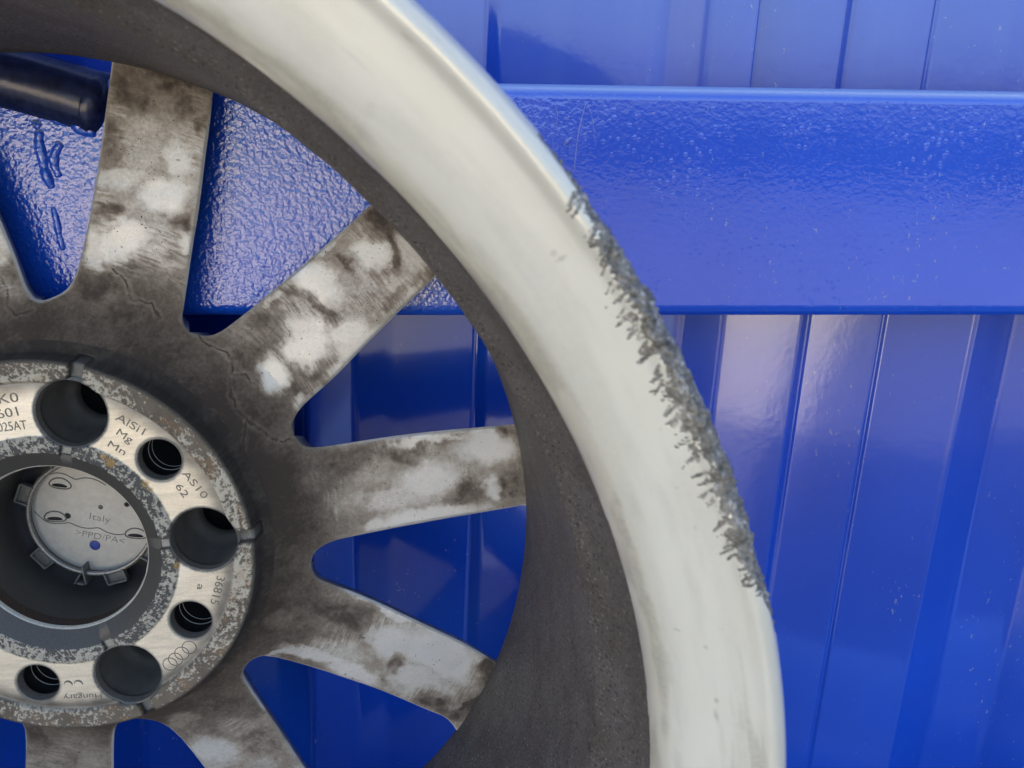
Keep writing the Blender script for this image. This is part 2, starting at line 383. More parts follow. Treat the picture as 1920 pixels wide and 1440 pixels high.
# --- white flange with the chewed lip
fl = [(197.85, 130.6), (198.6, 133.6), (199.8, 136.3), (202, 139.2), (205.5, 141.9), (210, 144.2), (214.5, 146.1), (217.0, 147.2), (218.0, 147.75), (218.8, 148.6), (219.6, 149.5), (220.6, 150.0), (221.7, 149.8), (222.8, 149.1), (223.7, 147.9), (224.2, 146.4), (224.2, 145), (223, 143.2), (218.4, 141.5), (216, 137), (214.7, 131.2)]
fl = resample(chaikin(fl, 2), .42)
DMG = [(38, 0), (36, .4), (34.7, 1.1), (33.0, 2.6), (30.6, 5.1), (29.0, 5.7), (27.6, 5.7), (25.8, 6.3), (23.6, 6.9), (20.9, 6.0), (19.0, 6.1), (16.3, 5.6), (14.4, 4.5), (12.5, 2.3), (11.2, .9), (10.2, .2), (9, 0)]
DMG = np.array(DMG)[::-1]
ang = np.r_[np.arange(5, 40, .1), np.arange(40, 110, .5), np.arange(110, 310, 1.5), np.arange(310, 365, .5)]*DEG
v, f = lathe(fl, ang)
nr, nc = len(fl), len(ang)
deg = (np.degrees(np.tile(ang, nr))+180) % 360-180; arc = deg*DEG*221
s = np.repeat(np.r_[0, np.cumsum(np.hypot(*np.diff(fl, axis=0).T))], nc)
s_lip = s[np.argmin(np.hypot(fl[:, 0]-223.6, fl[:, 1]-148.1))*nc]
inward = s_lip-s                                            # mm from the outermost edge along the face
wd = np.interp(deg, DMG[:, 0], DMG[:, 1])
cs, sn_ = math.cos(math.radians(62)), math.sin(math.radians(62))
ua = -arc*cs+inward*sn_; ub = arc*sn_+inward*cs                # along and across the drag direction
tear = fbm(ua*.55, ub, 1.15, 5, 23, .68)-.5
edge = wd*(.96+.5*(fbm(arc, 0*arc, 4.5, 2, 11)-.5))
dm = np.where((wd > .05), sstep(-.35, .35, edge-inward+np.minimum(wd*1.4, 6.5)*tear), 0)
dm = np.where(inward < -1.5, dm*sstep(-6, -1.5, inward), dm)
dmain = dm.copy(); rng = np.random.RandomState(4)
# loose chips and drag strokes running off the damaged band
for k in range(120):
    a0 = rng.uniform(12, 35); w0 = np.interp(a0, DMG[:, 0], DMG[:, 1]); 
    if w0 < .6: continue
    i0 = w0+rng.uniform(-.5, 1.0 if k < 105 else 4.2); L = rng.uniform(.8, 3.6)*(1 if k < 105 else .35)
    t = np.radians(62+rng.uniform(-20, 20)); dx, dy = -math.cos(t), math.sin(t)
    ax = a0*DEG*221; px_ = arc-ax; py_ = inward-i0
    u = np.clip(px_*dx+py_*dy, 0, L); dist = np.hypot(px_-u*dx, py_-u*dy)
    dm = np.maximum(dm, sstep(.5, .2, dist/(rng.uniform(.25, .95)))*rng.uniform(.8, 1.0))
core = sstep(.55, 1.0, dmain)*sstep(-.2, 1.5, edge-inward)
rough = core*((fbm(arc, inward, 1.2, 4, 31, .65)-.60)*2.5+((vnoise(arc, inward, 3.6, 37)-.6)*1.0)*(wd > 1.5))-.10*sstep(.3, .9, dm)
# push along the profile normal
tv = np.gradient(fl, axis=0); nv = np.stack([-tv[:, 1], tv[:, 0]], 1); nv /= np.linalg.norm(nv, axis=1)[:, None]
nR = np.repeat(nv[:, 0], nc); nZ = np.repeat(nv[:, 1], nc)
r0 = np.hypot(v[:, 0], v[:, 1]); r1 = r0+nR*rough-sstep(6, 0, np.abs(inward))*dm*.5*sstep(0, 3, wd); v[:, 2] += nZ*rough
v[:, 0] *= r1/r0; v[:, 1] *= r1/r0
# dirt: olive streaks low on the right, a smear along the inner fold, a few spots
st = np.zeros(len(v))
stk = sstep(.44, .64, fbm(arc*.08, inward*1.1, 2.2, 3, 51))*sstep(14, -2, deg-360*(deg > 200))*sstep(4, 7, inward)*sstep(17, 12, inward)
st = np.maximum(st, stk*.62)
st = np.maximum(st, sstep(22, 27, inward)*sstep(.35, .7, fbm(arc*.3, inward, 4, 3, 57))*.5)
for (a0, i0, ra, ri, kk) in [(48.4, 6.4, .7, 1.3, .75), (49.0, 8.4, .5, .6, .5), (33.0, 12.5, .9, 1.0, .55), (32.6, 12.0, .5, 1.6, .6), (50.5, 4.6, 2.4, .5, .5), (44.5, 6.2, .8, .6, .5), (41.8, 5.2, .8, .5, .45), (9, 16.2, .5, .5, .7), (4.4, 15.8, 2.2, .35, .8), (5.5, 15.5, .7, .5, .7), (19, 13, .5, .5, .6), (16.5, 12.2, .5, .4, .5), (-5.5, 3.2, .55, .55, 1.0), (-2.0, 3.5, .4, .4, .7), (-8.6, 2.6, .5, .35, .7), (-11, 2.8, .4, .35, .6), (44, 21, 2.2, 2.2, .22), (56, 17, 3, 2.5, .15), (50, 14, 4, .35, .28), (46, 15.5, 5, .3, .25)]:
    dd = np.hypot((arc-a0*DEG*221)/ra, (inward-i0)/ri)
    st = np.maximum(st, kk*sstep(1.25, .35, dd+.5*(vnoise(arc, inward, .5, 77)-.5)))
st = np.maximum(st, .17*sstep(.42, .75, fbm(arc*.16, inward, 5, 4, 151))+.14*sstep(.5, .75, fbm(arc*.35, inward*.9, 11, 4, 157)))
o = mesh_obj('rim_flange', v, flip(grid_faces(nr, nc, True)), M['flange'], wheel); attr(o, 'dmg', dm); attr(o, 'stain', st)
o['label'] = 'white painted rim flange with its edge scraped to bare metal'

# --- windows between the spokes as (radius, angle)
WIN = {
'01':[(178.8,76.46),(169.7,76.59),(155.0,76.89),(138.5,77.41),(123.9,78.07),(112.1,79.06),(102.1,80.26),(96.7,81.76),(93.8,84.48),(92.3,87.27),(93.8,89.40),(99.5,90.94),(109.3,91.90),(121.5,92.93)],
'12':[(178.8,65.05),(168.0,64.29),(153.2,63.31),(137.4,61.89),(122.8,60.61),(108.9,58.82),(101.0,57.50),(97.8,56.90),(95.2,55.07),(95.2,52.80),(97.5,50.13),(101.4,48.62),(107.7,47.66),(116.2,46.65),(129.9,45.43),(139.7,44.73),(152.7,44.09),(164.6,43.54),(178.3,43.11)],
'23':[(178.2,31.64),(167.2,31.12),(154.8,30.50),(135.3,28.94),(123.1,27.51),(113.5,26.58),(106.0,25.86),(100.7,24.76),(96.8,23.07),(95.9,21.36),(96.1,18.85),(97.8,16.93),(101.6,15.82),(108.5,14.94),(120.0,13.96),(134.6,12.88),(149.1,11.85),(163.4,10.85),(178.1,9.99)],
'34':[(178.2,-1.31),(165.9,-1.76),(150.8,-2.50),(135.6,-3.39),(122.2,-4.52),(109.5,-5.90),(101.4,-6.92),(96.3,-8.26),(93.1,-10.32),(92.5,-13.03),(93.3,-14.73),(95.6,-16.86),(100.6,-17.99),(110.2,-18.97),(120.4,-19.92),(133.2,-21.21),(146.4,-22.33),(159.8,-23.27),(169.2,-24.01),(178.9,-24.88)],
'45':[(140.7,-57.73),(128.8,-56.69),(119.1,-55.78),(109.6,-54.73),(99.6,-53.43),(90.5,-50.90),(87.1,-48.67),(86.1,-44.94),(88.3,-42.21),(93.3,-41.52),(99.6,-40.85),(111.5,-39.25),(124.0,-38.05),(136.6,-36.96),(150.0,-36.48),(163.7,-36.16),(170.8,-35.85),(175.4,-36.30),(178.7,-36.91)],
}
def mk(c, hw, rb, lo=None, hi=None):
    a = [(178.9, c+hw*1.18), (150, c+hw*1.06), (125, c+hw), (110, c+hw*.9), (rb+6, c+hw*.72), (rb+2, c+hw*.5), (rb, c+hw*.15), (rb, c-hw*.15), (rb+2, c-hw*.5), (rb+6, c-hw*.72), (110, c-hw*.9), (125, c-hw), (150, c-hw*1.06), (178.9, c-hw*1.18)]
    return a
WIN['45'][0:0] = [(178.9, -59.8), (160, -58.7)]
WIN['01'] += [(140, 94.3), (160, 95.4), (178.9, 96.3)]
WIN['56'] = [(178.9, -71.3), (150, -72.6), (119.3, -74.0), (103.4, -75.3), (92.7, -76.6), (86, -78.5), (82.6, -81.5), (82, -84.2), (83.5, -87.0), (90, -89.9), (98.5, -91.6), (111, -92.8), (135, -94.2), (178.9, -96.3)]
WIN['67'] = mk(-119.5, 8.6, 86)
for nm, c in (('78', 202.4), ('89', 163.6), ('90', 124.6)): WIN[nm] = mk(c, 8.8, 93)
ORDER = ['01', '12', '23', '34', '45', '56', '67', '78', '89', '90']     # clockwise
branches = {}
polys = {}
for nm in ORDER:
    p = chaikin(np.array(WIN[nm]), 3); k = int(np.argmin(p[:, 0])); rb = p[k, 0]
    A = p[:k+1][::-1]; B = p[k:]
    A = A[np.argsort(A[:, 0])]; B = B[np.argsort(B[:, 0])]
    if A[-1, 1] < B[-1, 1]: A, B = B, A                                    # A = larger angle side
    branches[nm] = (rb, p[k, 1], A, B)
    polys[nm] = np.stack([p[:, 0]*np.cos(p[:, 1]*DEG), p[:, 0]*np.sin(p[:, 1]*DEG)], 1)
def side(nm, which, r):
    rb, tb, A, B = branches[nm]; Q = A if which == 'hi' else B
    t = np.interp(r, Q[:, 0], Q[:, 1]); return np.where(r <= rb, tb, t)
def zdish(r): return np.interp(r, [75.2, 77, 80, 85, 90, 95, 102, 110, 140, 181], [-7, -9.3, -12.2, -15.8, -18.8, -20.9, -22.4, -23.1, -24.0, -25.2])
BLOBS=[(58.2,164.2,18.2,9.2,-13,0.55),(37.4,145.5,3.9,8.5,-3,0.50),(71.2,151.4,3.1,5.4,-3,0.50),(48.5,146.4,8.6,9.3,-3,-0.35),(60.1,139.6,4.7,7.8,-3,-0.70),(53.6,127.5,8.7,6.3,-3,-0.80),(38.8,134.6,8.6,3.5,-3,-0.50),(36.9,112.5,12.2,7.1,11,-0.80),(26.1,109.9,4.8,7.3,-3,-0.70),(58.4,110.4,3.2,4.9,-3,-0.70),(33.0,123.1,6.3,3.2,-3,0.50),(59.5,118.7,4.4,2.4,-3,0.60),(53.2,102.5,5.6,3.3,-4,-0.20),(24.6,98.3,7.9,4.9,-4,0.35),(33.9,86.8,6.1,3.1,-5,0.35),(-5.0,114.9,3.8,10.0,-25,-0.60),(-5.2,97.3,6.4,4.0,-3,-0.30),(48.4,114.2,4.8,9.7,-3,-0.30),(124.8,101.2,8.1,4.9,-24,-0.80),(142.2,102.4,7.5,8.2,-4,-0.60),(106.0,91.9,10.2,6.9,-35,-0.85),(113.9,73.8,9.1,7.0,-4,-0.80),(98.1,74.8,8.3,6.9,-4,-0.80),(120.1,67.9,8.6,5.3,36,-0.70),(135.7,88.4,4.5,6.8,-4,-0.30),(130.4,113.4,6.5,4.5,-44,0.60),(134.0,102.9,1.9,9.6,6,0.50),(133.9,84.7,8.4,2.3,31,0.50),(115.3,98.8,1.5,6.6,31,0.55),(100.1,86.2,12.5,2.2,-30,0.60),(110.6,78.6,6.0,1.9,1,0.50),(150.7,95.8,1.9,4.5,26,0.40),(108.8,104.4,4.5,0.9,36,-0.50),(87.5,87.0,5.4,1.0,36,-0.50),(141.5,85.8,4.6,1.5,36,-0.50),(82.1,79.0,4.5,3.1,-4,0.30),(85.2,58.8,6.5,8.2,-21,-0.90),(99.2,68.6,9.8,8.7,-4,-0.85),(114.5,66.8,7.7,8.7,-4,-0.70),(111.4,57.5,5.1,4.3,41,-0.70),(101.4,50.1,4.4,1.4,36,-0.70),(94.1,47.8,5.0,2.9,36,-0.50),(77.3,65.3,6.1,4.3,-5,0.40),(104.1,61.7,2.1,7.3,-25,0.35),(93.9,52.2,4.2,2.2,-6,0.35),(165.2,21.4,12.6,7.4,-5,-0.90),(140.6,10.1,14.1,7.5,6,-0.85),(165.2,3.9,3.0,5.2,-5,-0.90),(125.9,3.3,11.1,4.8,6,-0.60),(139.4,-5.1,24.8,4.0,6,-0.85),(142.7,27.9,16.1,1.7,1,-0.70),(117.5,-7.2,6.0,3.2,16,-0.70),(132.0,22.6,8.1,3.5,6,0.60),(109.9,21.3,13.1,4.6,4,0.35),(149.2,26.2,5.1,2.3,6,0.60),(153.9,3.7,8.6,5.2,-5,0.55),(173.6,25.4,5.3,3.8,-35,0.70),(172.5,4.9,5.7,5.2,-5,0.70),(164.5,-1.2,12.8,2.0,4,0.30),(109.8,5.6,9.5,4.7,-6,-0.25),(96.2,13.6,4.3,4.6,-7,-0.15),(118.1,15.1,5.9,3.9,-5,-0.25),(81.1,19.9,9.4,13.9,-19,0.20),(119.1,-60.3,11.3,8.0,-28,-0.85),(139.1,-69.6,18.4,10.6,-37,-0.95),(129.3,-81.6,13.3,7.3,-29,-0.70),(95.2,-62.4,12.6,5.4,-17,-0.45),(101.9,-74.0,13.0,4.5,-29,-0.80),(87.1,-64.1,15.8,3.2,-27,-0.80),(73.8,-60.1,10.6,2.0,-3,-0.80),(120.4,-47.0,17.7,1.6,-33,-0.80),(100.9,-45.9,14.9,5.2,-23,0.50),(110.3,-54.0,4.7,4.4,-6,0.45),(120.9,-71.4,5.1,3.0,43,0.75),(112.6,-78.9,3.8,2.2,38,0.70),(132.7,-90.4,7.4,5.1,-18,0.80),(158.0,-78.1,4.3,9.7,-39,0.80),(148.6,-95.9,2.7,9.7,-49,0.75),(139.4,-98.7,7.0,2.7,-40,0.50),(38.5,-106.2,10.5,7.7,-30,-0.75),(35.0,-113.7,7.2,3.9,-6,-0.50),(49.2,-94.5,7.8,5.1,-9,-0.25),(76.9,-42.0,6.3,5.8,-25,-0.20),(54.9,-88.3,6.2,4.0,-9,0.20),(59.0,-104.5,7.5,7.5,-41,0.50),(66.6,-114.1,4.9,5.9,-6,0.30),(34.8,-106.5,7.6,7.5,-30,-0.80),(29.0,-87.9,5.9,6.2,-41,-0.40),(49.3,-85.6,10.0,6.9,-9,0.20),(-16.0,-99.0,17.7,10.0,-5,-0.15),(-33.0,-92.4,4.8,8.1,-4,0.35),(-22.2,-104.9,4.8,4.6,-5,0.35),(-8.4,-96.1,4.0,3.6,-5,0.20)]
CRACKS=[[(54.5,81.8),(59.0,75.1),(63.6,70.7),(68.6,68.2),(70.5,64.4),(69.6,60.1),(68.7,58.0),(69.2,52.2),(71.3,46.6),(74.1,42.6),(77.2,39.9)],[(74.1,42.6),(72.7,36.3),(72.0,31.7),(69.7,26.5)],[(62.0,48.2),(62.3,43.6),(61.1,38.7)],[(70.3,59.6),(74.5,59.9),(77.2,55.6)],[(-9.5,101.7),(-7.1,97.7),(-8.1,91.2),(-3.9,88.3),(1.8,88.9)],[(30.9,102.1),(35.2,98.0),(36.3,91.0),(43.7,88.6),(46.0,82.5)],[(62.0,48.2),(67.0,44.3)],[(77.2,39.9),(82.2,33.4),(89.4,31.9)]]
def seg_dist(x, y, P):
    d = np.full(x.shape, 1e9)
    for (x0, y0), (x1, y1) in zip(P[:-1], P[1:]):
        dx, dy = x1-x0, y1-y0; L = dx*dx+dy*dy+1e-9
        t = np.clip(((x-x0)*dx+(y-y0)*dy)/L, 0, 1); d = np.minimum(d, np.hypot(x-x0-t*dx, y-y0-t*dy))
    return d
def dirt_field(x, y):
    r = np.hypot(x, y); th = np.arctan2(y, x)
    wx = x+8*(fbm(x, y, 11, 5, 3, .6)-.5)+1.2*(vnoise(x, y, 2.0, 9)-.5); wy = y+8*(fbm(x, y, 11, 5, 8, .6)-.5)+1.2*(vnoise(x, y, 2.0, 14)-.5)
    d = np.interp(r, [75, 84, 95, 110, 135, 165, 179], [.98, .93, .80, .58, .38, .42, .62])
    d = d+.42*(fbm(x, y, 22, 5, 1, .6)-.5)+.2*(fbm(x, y, 4, 4, 6, .6)-.5)
    pos = np.zeros_like(x); neg = np.zeros_like(x)
    for (bx, by, rx, ry, a, v) in BLOBS:
        m = (np.abs(x-bx) < 32) & (np.abs(y-by) < 32)
        if not m.any(): continue
        ca, sa = math.cos(a*DEG), math.sin(a*DEG); px_ = wx[m]-bx; py_ = wy[m]-by
        q = np.hypot((px_*ca+py_*sa)/rx, (-px_*sa+py_*ca)/ry)
        k = sstep(1.38, .55, q)
        if v > 0: pos[m] = np.maximum(pos[m], k*v)
        else: neg[m] = np.maximum(neg[m], -k*v)
    pos = pos*(.45+1.0*sstep(.3, .7, fbm(x, y, 5.5, 4, 121, .6))); d = d*(1-neg)+pos*.5*(1-.55*neg)
    # finger wipes: fine hatching across the spoke where dust is half gone
    hat = vnoise(r*1.0+2*fbm(x, y, 8, 2, 41), th*DEG+0*r+(th*r)*.12, .55, 43)
    half = sstep(.12, .4, d)*sstep(.85, .5, d)*sstep(.4, .62, fbm(x, y, 14, 3, 47))
    d = d+half*(hat-.5)*.34
    for P in CRACKS:
        m = seg_dist(x+1.2*(vnoise(x, y, 2.2, 61)-.5), y+1.2*(vnoise(x, y, 2.2, 67)-.5), P)
        d = d+.55*sstep(.27, .06, m)*sstep(.2, .6, vnoise(x, y, 3.1, 97))-.12*sstep(2.0, .6, m)*(m > .45)
    return d
def edge_dist(x, y):
    d = np.full(x.shape, 1e9)
    for nm, P in polys.items():
        b = P.min(0)-4; t = P.max(0)+4
        m = (x > b[0]) & (x < t[0]) & (y > b[1]) & (y < t[1])
        if m.any(): d[m] = np.minimum(d[m], seg_dist(x[m], y[m], P))
    return d
RS = 79.6
for i in range(10):
    left, right = ORDER[i-1], ORDER[i]                     # window on the larger-angle side, and on the smaller-angle side
    vis = right in ('01', '12', '23', '34', '45', '56', '67') 
    stp = .5 if vis else 2.0
    rs = [np.arange(RS, 180.4, stp), [180.4]]
    for nm in (left, right):
        rb = branches[nm][0]; rs.append(rb+np.linspace(0, 2.2, 16)**2)
    rs = np.unique(np.round(np.concatenate(rs), 4)); rs = rs[np.r_[True, np.diff(rs) > .004]]
    hi = side(left, 'lo', rs).astype(float).copy(); lo = side(right, 'hi', rs).astype(float).copy()
    hi = np.where(hi < lo-5, hi+360, hi)
    while np.mean(hi-lo) > 180: hi -= 360
    n = 96 if vis else 24
    # columns: tight at both edges for the rounded edge
    arcw = (hi-lo)*DEG*rs
    u = np.linspace(0, 1, n)[None, :].repeat(len(rs), 0)
    e = np.array([0, .12, .3, .6, 1.0])
    ue = e[None, :]/np.maximum(arcw, 12)[:, None]
    U_ = np.concatenate([ue, .0+u[:, 1:-1]*(1-2*1.6/np.maximum(arcw, 12)[:, None])+1.6/np.maximum(arcw, 12)[:, None]*1.0, 1-ue[:, ::-1]], 1)
    U_ = np.sort(U_, 1)
    T = (lo[:, None]+U_*(hi-lo)[:, None])*DEG; Rr = rs[:, None]+0*T
    X = Rr*np.cos(T); Y = Rr*np.sin(T)
    ed = edge_dist(X, Y)
    Z = zdish(Rr)-.75*sstep(1.1, 0, ed)**1.5-.25*(fbm(X, Y, 18, 3, 81)-.5)*2
    D = dirt_field(X, Y)
    wearn = sstep(1.15, .45, ed)*sstep(80, 93, Rr)*(.35+.65*sstep(.3, .6, vnoise(X, Y, 16, 91)))
    D = np.where(ed < 1.2, D*(1-.95*wearn), D)
    nc = X.shape[1]; top = np.stack([X, Y, Z], -1).reshape(-1, 3)
    F = [grid_faces(len(rs), nc)]; V = [top]; DD = [D.ravel()]; base = len(top)
    # drafted side walls and the street-side face
    thk = np.interp(rs, [80, 110, 180], [11, 10, 9.5]); 
    for sgn, col in ((1, 0), (-1, nc-1)):
        rows = []
        for q, ins in ((.4, 1.6), (1.0, 4.0)):
            tt = T[:, col]+sgn*ins/rs
            rows.append(np.stack([rs*np.cos(tt), rs*np.sin(tt), Z[:, col]-thk*q], -1))
        idx0 = np.arange(len(rs))*nc+col
        a = base+np.arange(len(rs)); b = a+len(rs)
        V += rows; DD += [np.full(len(rs), .25), np.full(len(rs), .4)]
        for p_, q_ in ((idx0, a), (a, b)):
            ff = np.stack([p_[:-1], p_[1:], q_[1:], q_[:-1]], 1); F.append(ff if sgn < 0 else flip(ff))
        if sgn > 0: keep = b
        else:
            ff = np.stack([keep[:-1], keep[1:], b[1:], b[:-1]], 1); F.append(flip(ff))
        base += 2*len(rs)
    o = mesh_obj('spoke', np.concatenate(V), np.concatenate(F), M['dust'], wheel); attr(o, 'dirt', np.clip(np.concatenate(DD), 0, 1.2))

# --- mounting pad: one fine polar sheet with real holes
LA = [73.0, 1.4, -70.4, -142.6, 145.2]; SA = [37.2, -34.4, -106.4, -178.5, 109.0]
LR, SR, PCD = 12.7, 8.1, 56.2
ra = np.r_[np.arange(39.9, 75.2, .34), np.arange(75.2, RS, .5), RS]
na = 1100; ta = np.linspace(0, 2*np.pi, na, endpoint=False)
T, Rr = np.meshgrid(ta, ra); X = Rr*np.cos(T); Y = Rr*np.sin(T)
holes = [(PCD*math.cos(a*DEG), PCD*math.sin(a*DEG), LR) for a in LA]+[(PCD*math.cos(a*DEG), PCD*math.sin(a*DEG), SR) for a in SA]
sdf = np.full(X.shape, 1e9); gi = np.zeros(X.shape, int)
for k, (hx, hy, hr) in enumerate(holes):
    q = np.hypot(X-hx, Y-hy)-hr; m = q < sdf; sdf[m] = q[m]; gi[m] = k
sn = np.abs(sdf) < .27
hx = np.array([h[0] for h in holes])[gi]; hy = np.array([h[1] for h in holes])[gi]; hr = np.array([h[2] for h in holes])[gi]
L = np.hypot(X-hx, Y-hy)
X = np.where(sn, hx+(X-hx)/L*hr, X); Y = np.where(sn, hy+(Y-hy)/L*hr, Y); sdf = np.where(sn, 0, sdf)
Rr = np.hypot(X, Y); T = np.arctan2(Y, X)
Z = np.interp(Rr, [39.9, 40.3, 45.6, 46.2, 63.5, 65.2, 66.0, 66.6, 67.2, 73.6, 74.6, 75.1, 75.3, 77, RS], [-1.3, -.8, -.8, -1.5, -1.5, -1.7, -1.9, -1.2, -.2, -.2, -.6, -1.6, -7, -9.3, zdish(RS)])
n1 = fbm(X, Y, 1.25, 4, 101, .65); n2 = fbm(X, Y, 7, 3, 107); n3 = fbm(X, Y, 26, 3, 109); n4 = vnoise(X, Y, .42, 113)
mach = np.array((.74, .665, .53))
col = np.broadcast_to(mach, X.shape+(3,)).copy()
col *= (.86+.28*fbm(X*.35, Y*2.2, 3, 3, 127))[..., None]
col = lerp3(col, np.array((.88, .83, .73)), .6*sstep(.5, .7, n3))
shade = sstep(60.5, 65.2, Rr); col = col*(1-.0*shade[..., None]); grim = sstep(57.5, 65.4, Rr+2*(n2-.5))**1.4*(.6+.5*n2); col = lerp3(col, (.12, .11, .095), grim*.9)
gl = np.where((Rr > 46) & (Rr < 66), .9, .1)
# speckled inner ring
inn = sstep(46.9, 45.3, Rr+1.4*(n1-.5)); k = sstep(.47, .55, n1+.35*(n4-.5)+.30*(n2-.5)+.10*sstep(44, 46.5, Rr)-.04)
spec = lerp3((.085, .082, .076), (.46, .43, .355), k); col = col*(1-inn[..., None])+spec*inn[..., None]
# corroded outer ring
out_ = sstep(66.0, 66.8, Rr); amt = .10*np.cos(T-35*DEG)+.10*np.cos(3*(T+10*DEG))+.34*(n3-.5)+.22*(n2-.5)+.12*sstep(72.5, 67.5, Rr)-.10
k = sstep(.50, .585, n1+.30*(n4-.5)+amt); base = lerp3((.11, .088, .066), (.20, .165, .125), n2)
ring = base*(1-k[..., None])+np.array((.52, .475, .38))*k[..., None]
rust = sstep(.60, .70, fbm(X, Y, 4.5, 3, 131))*.42; ring = lerp3(ring, np.array((.33, .17, .06)), rust*(.3+.5*n4))
edgk = sstep(73.2, 74.2, Rr); ring = lerp3(ring, (.075, .068, .058), edgk*.9)
col = col*(1-out_[..., None])+ring*out_[..., None]
# rust marks near the bore
for (bx, by, br) in ((27.5, 34.5, 1.9), (25.3, 37.0, 1.3), (38.5, 25.2, 1.5), (40, 23, 1.0), (45.5, -3.5, 1.5), (44.9, -8, 1.3), (45.8, -5.8, 1.0)):
    col = lerp3(col, np.array((.45, .27, .07)), .75*sstep(1.3, .3, np.hypot(X-bx, Y-by)/br+1.2*(n1-.5)))
Z += out_*(.35*(k-.5)+.25*(n1-.5))*sstep(74.5, 73, Rr)+inn*.25*(k-.5)
# rim of every hole
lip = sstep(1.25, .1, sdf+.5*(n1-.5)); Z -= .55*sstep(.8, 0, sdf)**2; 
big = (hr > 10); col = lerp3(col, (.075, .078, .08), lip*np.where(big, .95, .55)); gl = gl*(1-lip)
# half-round slots across each big hole
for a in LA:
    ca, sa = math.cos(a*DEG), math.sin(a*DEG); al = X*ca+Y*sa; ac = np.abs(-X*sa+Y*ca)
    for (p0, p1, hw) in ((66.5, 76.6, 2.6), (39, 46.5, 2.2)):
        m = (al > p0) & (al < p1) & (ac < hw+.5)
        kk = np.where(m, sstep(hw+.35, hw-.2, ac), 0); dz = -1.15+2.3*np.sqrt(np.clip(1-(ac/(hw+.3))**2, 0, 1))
        Z = np.where(kk > .02, np.maximum(Z, -1.6)*(1-kk)+(-.5+dz*.55)*kk, Z) if False else np.where(m, Z-kk*(.4+(2.9 if p0 > 60 else 1.3)*np.sqrt(np.clip(1-(ac/(hw+.3))**2, 0, 1))), Z)
        groove = lerp3(np.array((.19, .18, .16)) if p0 > 60 else np.array((.34, .325, .28)), (.018, .017, .015), sstep(hw-1.1, hw-.2, ac)); col = col*(1-kk[..., None]*.95)+groove*kk[..., None]*.95; gl = gl*(1-kk)+.45*kk  # slot sides painted near-black as shade, lighter along the centre
# dish just outside the pad
od = sstep(75.15, 75.4, Rr); dcol = lerp3((.054, .044, .036), (.115, .096, .078), sstep(.4, .8, n1*.5+n2*.5)); col = col*(1-od[..., None])+dcol*od[..., None]; gl = gl*(1-od)
F = grid_faces(len(ra), na, True); fs = sdf.ravel()[F].mean(1); F = F[fs > -.02]
V = np.stack([X, Y, Z], -1).reshape(-1, 3)
used = np.zeros(len(V), bool); used[F.ravel()] = True; remap = np.cumsum(used)-1
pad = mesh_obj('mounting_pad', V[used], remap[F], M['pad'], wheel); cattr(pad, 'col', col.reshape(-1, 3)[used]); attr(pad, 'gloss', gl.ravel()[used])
pad['label'] = 'round mounting pad with speckled corroded rings and stamped lettering'
# --- bores
c128 = np.linspace(0, 2*np.pi, 96, endpoint=False)
for a in LA:
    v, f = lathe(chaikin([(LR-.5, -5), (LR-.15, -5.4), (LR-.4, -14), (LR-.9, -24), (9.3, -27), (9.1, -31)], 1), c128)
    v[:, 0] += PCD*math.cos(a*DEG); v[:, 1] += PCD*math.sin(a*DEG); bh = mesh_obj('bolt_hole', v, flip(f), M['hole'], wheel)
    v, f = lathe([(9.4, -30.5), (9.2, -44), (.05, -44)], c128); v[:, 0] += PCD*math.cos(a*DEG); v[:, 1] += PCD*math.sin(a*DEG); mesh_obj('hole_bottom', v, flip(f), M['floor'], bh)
    v, f = lathe([(LR+1.5, -5.2), (LR+.9, -4.9), (LR+.05, 0), (LR-.15, -2.4), (LR-.5, -5)], c128)
    rq = np.hypot(v[2*96:3*96, 0]+PCD*math.cos(a*DEG), v[2*96:3*96, 1]+PCD*math.sin(a*DEG)); v[2*96:3*96, 2] = np.interp(rq, [45.6, 46.2, 63.5, 65.2, 66, 66.6, 67.2, 70], [-1.3, -1.9, -1.9, -2.1, -2.3, -1.6, -.75, -.75])

    v[:, 0] += PCD*math.cos(a*DEG); v[:, 1] += PCD*math.sin(a*DEG); mesh_obj('hole_collar', v, flip(f), M['collar'], wheel)
for a in SA:
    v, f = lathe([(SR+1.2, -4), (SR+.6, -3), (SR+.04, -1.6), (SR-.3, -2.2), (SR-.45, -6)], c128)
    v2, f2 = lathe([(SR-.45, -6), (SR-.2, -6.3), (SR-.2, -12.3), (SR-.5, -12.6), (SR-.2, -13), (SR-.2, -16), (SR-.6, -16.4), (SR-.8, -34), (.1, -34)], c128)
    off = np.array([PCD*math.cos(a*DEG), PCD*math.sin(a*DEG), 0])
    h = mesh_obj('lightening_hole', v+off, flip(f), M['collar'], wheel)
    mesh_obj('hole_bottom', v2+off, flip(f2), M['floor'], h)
    for zz in (-12.4, -16.2):
        v3, f3 = tube(np.stack([(SR-.35)*np.cos(c128), (SR-.35)*np.sin(c128), np.full(96, zz)], 1)+off, .10, 6, True); mesh_obj('bright_ridge', v3, flip(f3), M['worn'], h)
c256 = np.linspace(0, 2*np.pi, 256, endpoint=False)
c1k = np.linspace(0, 2*np.pi, 1024, endpoint=False); v, f = lathe([(40.1, -1.1), (39.6, -1.4), (38.6, -2.05), (33.75, -5.35)], c1k)
for a in LA:
    m = np.abs(-v[:, 0]*math.sin(a*DEG)+v[:, 1]*math.cos(a*DEG)) < 2.2; m &= (v[:, 0]*math.cos(a*DEG)+v[:, 1]*math.sin(a*DEG)) > 39; v[m, 2] -= 1.3
bore = mesh_obj('bore_chamfer', v, flip(f), M['bore'], wheel)
jw = .22+.3*vnoise(np.cos(c256)*40, np.sin(c256)*40, 6, 5)
